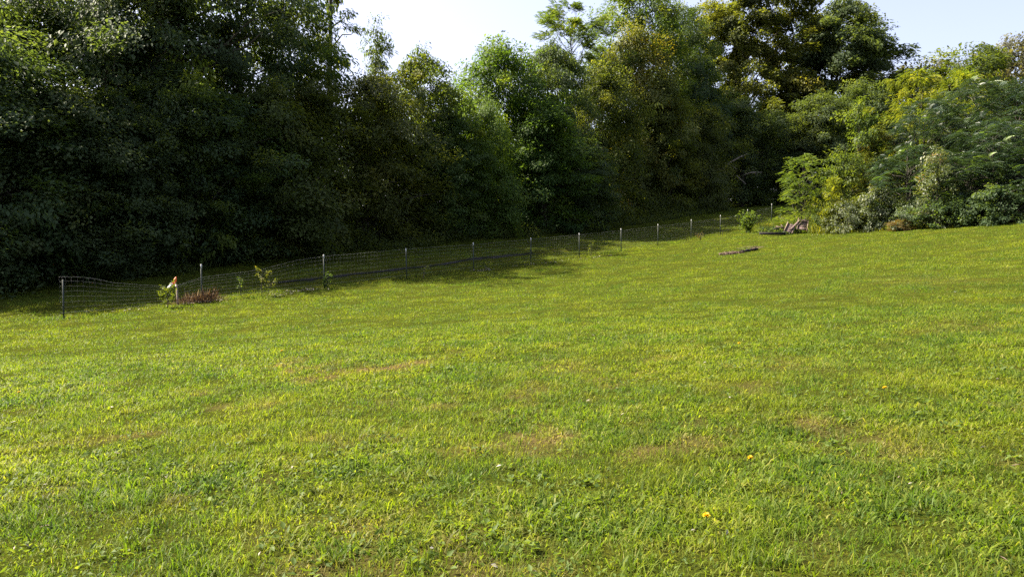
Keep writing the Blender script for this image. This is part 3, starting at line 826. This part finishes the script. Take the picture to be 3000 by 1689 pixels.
# ------------------------------------------------------------------ saplings and weeds along the fence
def sapling(name, label, cat, u, vb, vt, hw, n, L, mat, seed, W=.5, crown0=.3, bend=0.0, stems=1, y=None):
    p = hit(u, vb) if y is None else np.array([*pt(u, vb, y)[:2], gz1(*pt(u, vb, y)[:2])])
    H = pt(u, vt, p[1])[2] - p[2]
    rng = np.random.default_rng(seed)
    r = empty(name, p, label, cat, 'small plants along the wire fence')
    tb = Tubes(5); lv = Leaves()
    for s in range(stems):
        dx = rng.normal(0, hw * .45) if stems > 1 else 0
        q = np.linspace(0, 1, 6)
        path = np.stack([bend * H * q ** 2 + dx * q, rng.normal(0, .01) * q, H * q * (1 if s == 0 else rng.uniform(.7, .95)) - .05 * (q == 0)], 1) + rng.normal(0, .008, (6, 3))
        tb.add(path, .013 * (1 - .75 * q))
        nb = max(5, n // 12 // stems)
        for b in range(nb):
            f = crown0 + (1 - crown0) * (b + rng.random()) / nb
            a = np.array([np.interp(f, q, path[:, i]) for i in range(3)])
            th = rng.uniform(0, 2 * PI); ln = hw * rng.uniform(.5, 1.1) * (1.15 - .7 * abs(f - .65))
            e = a + np.array([math.cos(th), math.sin(th), rng.uniform(.1, .7)]) * ln
            tb.add([a, (a + e) / 2 + [0, 0, -.01], e], [.006, .004, .002])
            k = max(4, n // (nb * stems)); w = rng.random((k, 1)) ** .6
            pos = a + (e - a) * w + rng.normal(0, .02, (k, 3))
            ax = unit(e - a) + rng.normal(0, .7, (k, 3)) + [0, 0, -.1]
            lv.add(pos, ax, rng.normal(0, .5, (k, 3)) + [0, 0, 1], L * rng.uniform(.6, 1.25, k), L * W * rng.uniform(.7, 1.2, k), np.clip(rng.normal(.45, .22, k), 0, 1))
    link('stem', tb.mesh('stem'), BARK, r); link('leaves', lv.mesh('leaves'), mat, r)
sapling('sapling', 'leafy green and yellow sapling left of the orange tipped stake', 'sapling', 492, 902, 838, .26, 260, .10, G_BRIGHT, 101, crown0=.2)
sapling('sapling', 'small pale leaved seedling between the dead weeds and the yellowing sapling', 'sapling', 706, 872, 818, .15, 60, .10, G_MID, 102, crown0=.5)
sapling('sapling', 'yellowing sapling with bare lower stem and leafy head by the fence', 'sapling', 767, 869, 791, .30, 210, .10, G_GOLD, 103, crown0=.5, bend=.06)
sapling('shrublet', 'low yellowish branchy shoot right of the yellowing sapling', 'plant', 785, 868, 826, .3, 70, .08, G_OLIVE, 104, crown0=.5, bend=.3)
sapling('shrublet', 'dense dark leafy shoot at the foot of the third post', 'plant', 957, 845, 797, .17, 260, .08, G_MID, 105, crown0=.1, stems=3)
sapling('sapling', 'two thin dark shoots standing in the shade right of the fourth post', 'sapling', 1240, 816, 778, .22, 46, .08, G_DARK, 106, crown0=.35, stems=2)
sapling('weed', 'dark spiky weed right of the fifth post', 'plant', 1422, 791, 773, .25, 60, .20, G_MID, 107, W=.22, crown0=.1)
sapling('sapling', 'thin olive sapling between the seventh and eighth posts', 'sapling', 1732, 752, 716, .26, 120, .10, G_OLIVE, 108, crown0=.35)
sapling('shrublet', 'bushy young tree standing alone left of the scrap wood', 'shrub', 2186, 682, 626, .62, 1200, .15, G_BRIGHT, 109, crown0=.05, stems=4, bend=.05)
sapling('weed', 'thin seedling by the last clear fence post', 'plant', 2117, 691, 660, .2, 40, .09, G_MID, 110, crown0=.4)
sapling('weed', 'dry brown weed left of the bushy young tree', 'plant', 2052, 703, 683, .4, 90, .09, G_FERN, 111, crown0=.1, stems=4)
sapling('weed', 'brownish tuft of weed at the fence nearest the end post', 'plant', 262, 922, 908, .12, 60, .07, G_OLIVE, 112, crown0=.1, stems=3)

def strip_weeds():
    rng = np.random.default_rng(31); lv = Leaves()
    n = 1500
    p0, p1 = hit(535, 893), hit(612, 884)
    t = np.clip(rng.normal(.5, .30, n), -.35, 1.4); c = p0[:2] + (p1 - p0)[:2] * t[:, None] + rng.normal(0, .22, (n, 2)) + [0, .25]
    h = rng.uniform(.08, .5, n) * (.3 + 1.1 * vnoise(c[:, 0], c[:, 1], .25, 95)) * (.5 + .8 * rng.random(n))
    pos = np.column_stack([c, gz(c[:, 0], c[:, 1])])
    ax = np.column_stack([rng.normal(0, .38, (n, 2)), np.ones(n)])
    lv.add(pos, ax, rng.normal(0, 1, (n, 3)) + [0, -.5, 0], h, rng.uniform(.004, .008, n), np.clip(rng.normal(.5, .25, n), 0, 1))
    md = leaf_mat('dead_weed_stems', [(0, (.07, .042, .026)), (.5, (.15, .088, .05)), (1, (.32, .24, .13))], .7, .2, .25, (1.2, 1, .8))
    tag(link('dead_weeds', lv.mesh('dead_weeds'), md), 'rusty brown dead weeds around the second fence post', 'weeds', kind='stuff')
    lv = Leaves(); P_ = []
    for (a, b, m, w) in [((545, 893), (640, 880), 110, .16), ((800, 868), (925, 848), 130, .22), ((440, 905), (330, 915), 26, .25), ((1385, 795), (1440, 791), 60, .15), ((1500, 782), (1800, 748), 120, .12), ((2380, 690), (2420, 688), 20, .2)]:
        q0, q1 = hit(*a), hit(*b); t = rng.random(m)
        P_.append(q0[:2] + (q1 - q0)[:2] * t[:, None] + rng.normal(0, w, (m, 2)))
    c = np.concatenate(P_); n = len(c); th = rng.uniform(0, 2 * PI, n)
    pos = np.column_stack([c, gz(c[:, 0], c[:, 1]) + rng.uniform(.03, .08, n)])
    lv.add(pos, np.column_stack([np.cos(th), np.sin(th), rng.normal(0, .2, n)]), rng.normal(0, .35, (n, 3)) + [0, 0, 1], rng.uniform(.04, .13, n), rng.uniform(.02, .06, n), rng.random(n))
    tag(link('leaf_mulch', lv.mesh('leaf_mulch'), M_CHIP), 'pale dry mulch and leaves lying along the fence foot', 'mulch', kind='stuff')
    lv = Leaves(); n = 9000
    t = rng.uniform(0, FLEN * 1.15, n); c = FA[:2] + FD * t[:, None] + FN * rng.normal(.02, .10, n)[:, None]
    keep = vnoise(t, t * 0, 1.3, 77) > rng.uniform(.25, .8, n); c = c[keep]; n = len(c)
    pos = np.column_stack([c, gz(c[:, 0], c[:, 1])])
    lv.add(pos, np.column_stack([rng.normal(0, .35, (n, 2)), np.ones(n)]), rng.normal(0, 1, (n, 3)), rng.uniform(.06, .17, n), rng.uniform(.006, .014, n), np.clip(rng.normal(.5, .25, n), 0, 1))
    tag(link('fence_grass', lv.mesh('fence_grass'), G_OLIVE), 'uncut taller grass along the foot of the fence', 'grass', kind='stuff')
    # rough grass at the lawn edge of the thicket
    lv = Leaves(); n = 9000
    u = rng.uniform(2375, 3060, n); v = np.interp(u, [2290, 2480, 2720, 3060], [688, 688, 674, 648]); d = np.interp(u, [2290, 2480, 2720, 3060], [48.5, 46.2, 43, 40])
    x = (u - CX) / F * d; y = d + rng.normal(0, .5, n)
    pos = np.column_stack([x, y, gz(x, y)])
    hh = rng.uniform(.1, .5, n) * (.4 + .9 * vnoise(x, y, .8, 81)) * np.where(u < 2480, 1.3, .8)
    lv.add(pos, np.column_stack([rng.normal(0, .35, (n, 2)), np.ones(n)]), rng.normal(0, 1, (n, 3)), hh, rng.uniform(.015, .035, n), np.clip(rng.normal(.55, .25, n), 0, 1))
    tag(link('rough_grass', lv.mesh('rough_grass'), G_YEL), 'long unmown grass fringing the right hand thicket', 'grass', kind='stuff')
strip_weeds()

# ------------------------------------------------------------------ scrap wood at the thicket
def frame_from(p00, p10, p01):
    ex = unit(p10 - p00); n = unit(np.cross(ex, p01 - p00)); ey = np.cross(n, ex)
    M = Matrix(((ex[0], ey[0], n[0], p00[0]), (ex[1], ey[1], n[1], p00[1]), (ex[2], ey[2], n[2], p00[2]), (0, 0, 0, 1)))
    return M, float(np.linalg.norm(p10 - p00)), float(np.linalg.norm(p01 - p00))
def panel(name, label, corners, cat='pallet'):
    """weathered slatted panel: corner, corner along the rails, corner across them, as (u, v, distance)"""
    A, B, C_ = [np.array(pt(*c)) for c in corners]
    r = empty(name, (A[0], A[1], gz1(A[0], A[1])), label, cat, 'scrap wood heap at the thicket')
    o = np.array(r.location); M, a, b = frame_from(A - o, B - o, C_ - o)
    nb = 4
    for k in range(nb):
        tb = Tubes(); tb.box(M @ Matrix.Translation((a / 2, b * (k + .5) / nb, .012 + .002 * (k % 2))), a * (.98 - .03 * (k % 2)), b / nb * .9, .022)
        link('board', tb.mesh('board', False), WOOD_PINK, r)
    for f in (.06, .94):
        tb = Tubes(); tb.box(M @ Matrix.Translation((a * f, b / 2, .055)), .06, b * 1.12, .062)
        link('rail', tb.mesh('rail', False), WOOD_EDGE, r)
def board(label, p, q, w, t, mat, d0, d1, name='loose_board'):
    A = np.array(pt(*p, d0)); B = np.array(pt(*q, d1))
    m = (A + B) / 2; r = Tubes()
    d = Vector(B - A); M = d.to_track_quat('X', 'Z').to_matrix().to_4x4()
    o = np.array([m[0], m[1], m[2]])
    r.box(M, d.length, w, t)
    e = link(name, r.mesh(name, False), mat, None, o)
    tag(e, label, 'board', 'scrap wood heap at the thicket')
DP = hit(2310, 688)[1]
panel('broken_pallet', 'pinkish weathered slatted panel propped up at the right of the scrap heap', [(2333, 671, DP - .1), (2366, 676, DP - .3), (2350, 644, DP + .5)])
panel('broken_pallet', 'pinkish weathered slatted panel sunk in weeds in the middle of the scrap heap', [(2296, 676, DP - .1), (2322, 684, DP - .3), (2309, 654, DP + .35)])
board('long tilted grey pink plank leaning on the propped panel', (2317, 671), (2344, 644), .12, .05, WOOD_PINK, DP - .2, DP + .4)
board('pale edged plank leaning beside the propped panel', (2334, 663), (2352, 645), .09, .05, WOOD_EDGE, DP + .05, DP + .35)
board('dark brown plank end sticking out at the left of the scrap heap', (2273, 663), (2299, 668), .14, .09, WOOD_BROWN, DP + .3, DP + .1)
board('short dark stub under the plank at the left of the scrap heap', (2267, 669), (2282, 671), .14, .10, WOOD_BLACK, DP + .1, DP)
board('thin grey stick leaning across the left of the scrap heap', (2288, 658), (2297, 667), .04, .03, WOOD_PINK, DP + .2, DP)
board('black rotten beam lying in the grass left of the scrap heap', (2226, 683.5), (2300, 684.5), .2, .17, WOOD_BLACK, DP + .1, DP + .15)

def brush_heap(name, label, pts, n, hgt, mat, seed, L=.14, W=.3):
    rng = np.random.default_rng(seed); lv = Leaves(); C_ = []
    Q = [hit(*p) for p in pts]
    t = rng.uniform(0, len(Q) - 1, n); i = np.minimum(t.astype(int), len(Q) - 2); f = (t - i)[:, None]
    Q = np.array(Q); c = Q[i] * (1 - f) + Q[i + 1] * f
    c[:, :2] += rng.normal(0, .16, (n, 2)); c[:, 2] = gz(c[:, 0], c[:, 1]) + rng.random(n) ** 1.5 * hgt
    lv.add(c, rng.normal(0, 1, (n, 3)) + [0, 0, .2], rng.normal(0, .6, (n, 3)) + [0, 0, 1], L * rng.uniform(.5, 1.3, n), L * W * rng.uniform(.6, 1.3, n), np.clip(rng.normal(.45, .25, n), 0, 1))
    return tag(link(name, lv.mesh(name), mat), label, 'brush', kind='stuff')
brush_heap('brush_weeds', 'dark leafy weeds and cut brush growing over the scrap wood', [(2232, 684), (2280, 685), (2335, 684)], 2600, .40, G_DARK, 201, .22, .36)
brush_heap('brush_weeds', 'dry yellow weeds behind the black beam by the scrap wood', [(2232, 678), (2290, 675)], 700, .5, G_GOLD, 202, .25, .08)

# log and bark debris out on the lawn
def debris():
    rng = np.random.default_rng(91)
    a, b = hit(2171, 740), hit(2219, 733)
    o = a
    r = empty('rotten_log', o, 'black rotten log with weeds lying out on the lawn', 'log')
    tb = Tubes(8); q = np.linspace(0, 1, 9)[:, None]
    path = (b - a) * q + [0, 0, .07] + rng.normal(0, .02, (9, 3))
    tb.add(path, .062 + rng.normal(0, .014, 9))
    link('log', tb.mesh('log'), WOOD_BLACK, r)
    tb = Tubes(5)
    for k in range(7):
        f = rng.random(); s = (b - a) * f + [0, 0, .12]
        tb.add([s, s + rng.normal(0, 1, 3) * [.25, .2, .03] + [0, 0, .06], s + rng.normal(0, 1, 3) * [.45, .3, .02] + [0, 0, .08]], [.016, .011, .004])
    link('twigs', tb.mesh('twigs'), WOOD_BROWN, r)
    a, b = hit(2113, 747), hit(2166, 741)
    r = empty('bark_heap', a, 'low heap of brown bark and twigs left of the rotten log', 'debris')
    tb = Tubes(5)
    for k in range(70):
        c = (b - a) * rng.random() + rng.normal(0, 1, 3) * [.15, .18, 0]; c[2] = gz1(a[0] + c[0], a[1] + c[1]) - a[2] + rng.uniform(.02, .12)
        d = unit(rng.normal(0, 1, 3) * [1, .6, .15]) * rng.uniform(.08, .26)
        tb.add([c - d, c, c + d], [.008, .016, .006])
    link('twigs', tb.mesh('twigs'), WOOD_BROWN, r)
    lv = Leaves(); n = 120; c = (b - a) * rng.random((n, 1)) + rng.normal(0, 1, (n, 3)) * [.15, .2, 0]
    c[:, 2] = gz(a[0] + c[:, 0], a[1] + c[:, 1]) - a[2] + rng.uniform(.03, .08, n)
    lv.add(c, rng.normal(0, 1, (n, 3)) * [1, 1, .2], rng.normal(0, .3, (n, 3)) + [0, 0, 1], rng.uniform(.06, .14, n), rng.uniform(.03, .07, n), rng.random(n))
    link('bark_chips', lv.mesh('bark_chips'), WOOD_BROWN, r)['kind'] = 'stuff'
    brush_heap('log_weeds', 'weeds sprouting around the rotten log on the lawn', [(2172, 738), (2222, 731)], 260, .25, G_BRIGHT, 203, .12, .2)
    # pale bare branches fallen against the wood edge
    D = edge_depth(2170, -.6)
    B0 = np.array(pt(2110, 512, D))
    r = empty('fallen_branch', (B0[0], B0[1], gz1(B0[0], B0[1])), 'pale bare dead branches sticking out of the dark wood edge', 'branch')
    o = np.array(r.location); tb = Tubes(5)
    for ln in ([(2104, 515), (2130, 482), (2160, 465), (2190, 450)], [(2115, 500), (2140, 474), (2175, 455)], [(2132, 480), (2150, 490), (2160, 496)], [(2157, 514), (2172, 527), (2186, 540)], [(2180, 512), (2205, 504), (2232, 505)], [(2190, 508), (2212, 506), (2217, 512)], [(2104, 515), (2090, 560), (2085, 640)]):
        P_ = np.array([pt(u, v, D - .15 * i) for i, (u, v) in enumerate(ln)]) - o
        tb.add(P_, np.linspace(.05, .018, len(ln)))
    link('dead_limbs', tb.mesh('dead_limbs'), BARK_DEAD, r)
debris()

# ------------------------------------------------------------------ dandelions
def dandelion(u, v, label):
    p = hit(u, v)
    rng = np.random.default_rng(int(u))
    r = empty('dandelion', p, label, 'flower', 'yellow dandelions in the lawn')
    tb = Tubes(5); tb.add([[0, 0, -.01], [.004, 0, .05], [.006, .003, .085]], [.003, .0025, .0025])
    link('stem', tb.mesh('stem'), G_BRIGHT, r)
    lv = Leaves(); n = 60; a = rng.uniform(0, 2 * PI, n); e = rng.uniform(.1, 1.2, n)
    ax = np.stack([np.cos(a) * np.cos(e), np.sin(a) * np.cos(e), np.sin(e)], 1)
    lv.add(np.tile([.006, .003, .085], (n, 1)), ax, np.tile([0, 0, 1.], (n, 1)) + ax * .2, .024, .008, rng.random(n))
    link('flower_head', lv.mesh('flower_head'), M_YELLOW, r)
for u, v, lab in [(2066, 1556, 'largest yellow dandelion, nearest the camera'), (2195, 1378, 'yellow dandelion with long stalk right of the brown patches'), (2590, 1162, 'yellow dandelion far to the right on the lawn'),
                  (2164, 1023, 'small yellow dandelion up the lawn above the others'), (824, 1042, 'tiny yellow dandelion just above the worn brown arc'), (54, 1168, 'yellow dandelion beside the left picture edge')]:
    dandelion(u, v, lab)

# dark ribbon of soil colour with painted-in shade where the lawn steps up behind the fence
def soil_shade_edge():
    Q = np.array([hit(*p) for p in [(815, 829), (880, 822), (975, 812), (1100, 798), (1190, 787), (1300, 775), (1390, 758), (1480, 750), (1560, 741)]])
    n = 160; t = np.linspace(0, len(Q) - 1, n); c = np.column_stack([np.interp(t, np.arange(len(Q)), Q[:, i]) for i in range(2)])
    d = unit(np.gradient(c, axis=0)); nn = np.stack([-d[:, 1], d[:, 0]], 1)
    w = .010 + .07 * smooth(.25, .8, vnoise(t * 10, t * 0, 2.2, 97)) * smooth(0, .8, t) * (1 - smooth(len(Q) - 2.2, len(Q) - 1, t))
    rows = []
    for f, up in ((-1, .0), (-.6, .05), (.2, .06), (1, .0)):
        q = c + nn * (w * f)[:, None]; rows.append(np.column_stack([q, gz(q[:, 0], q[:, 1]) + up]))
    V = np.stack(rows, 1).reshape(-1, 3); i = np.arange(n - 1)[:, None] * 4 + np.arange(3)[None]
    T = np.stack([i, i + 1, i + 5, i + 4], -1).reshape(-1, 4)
    m = plain('dark_soil_with_shade', (.008, .008, .005), 1.0, 0, .5)
    tag(link('soil_shade_strip', np_mesh('soil_shade_strip', V, T), m), 'thin dark ribbon of soil and painted-in shade crossing the shaded lawn strip', 'soil', kind='structure')
soil_shade_edge()
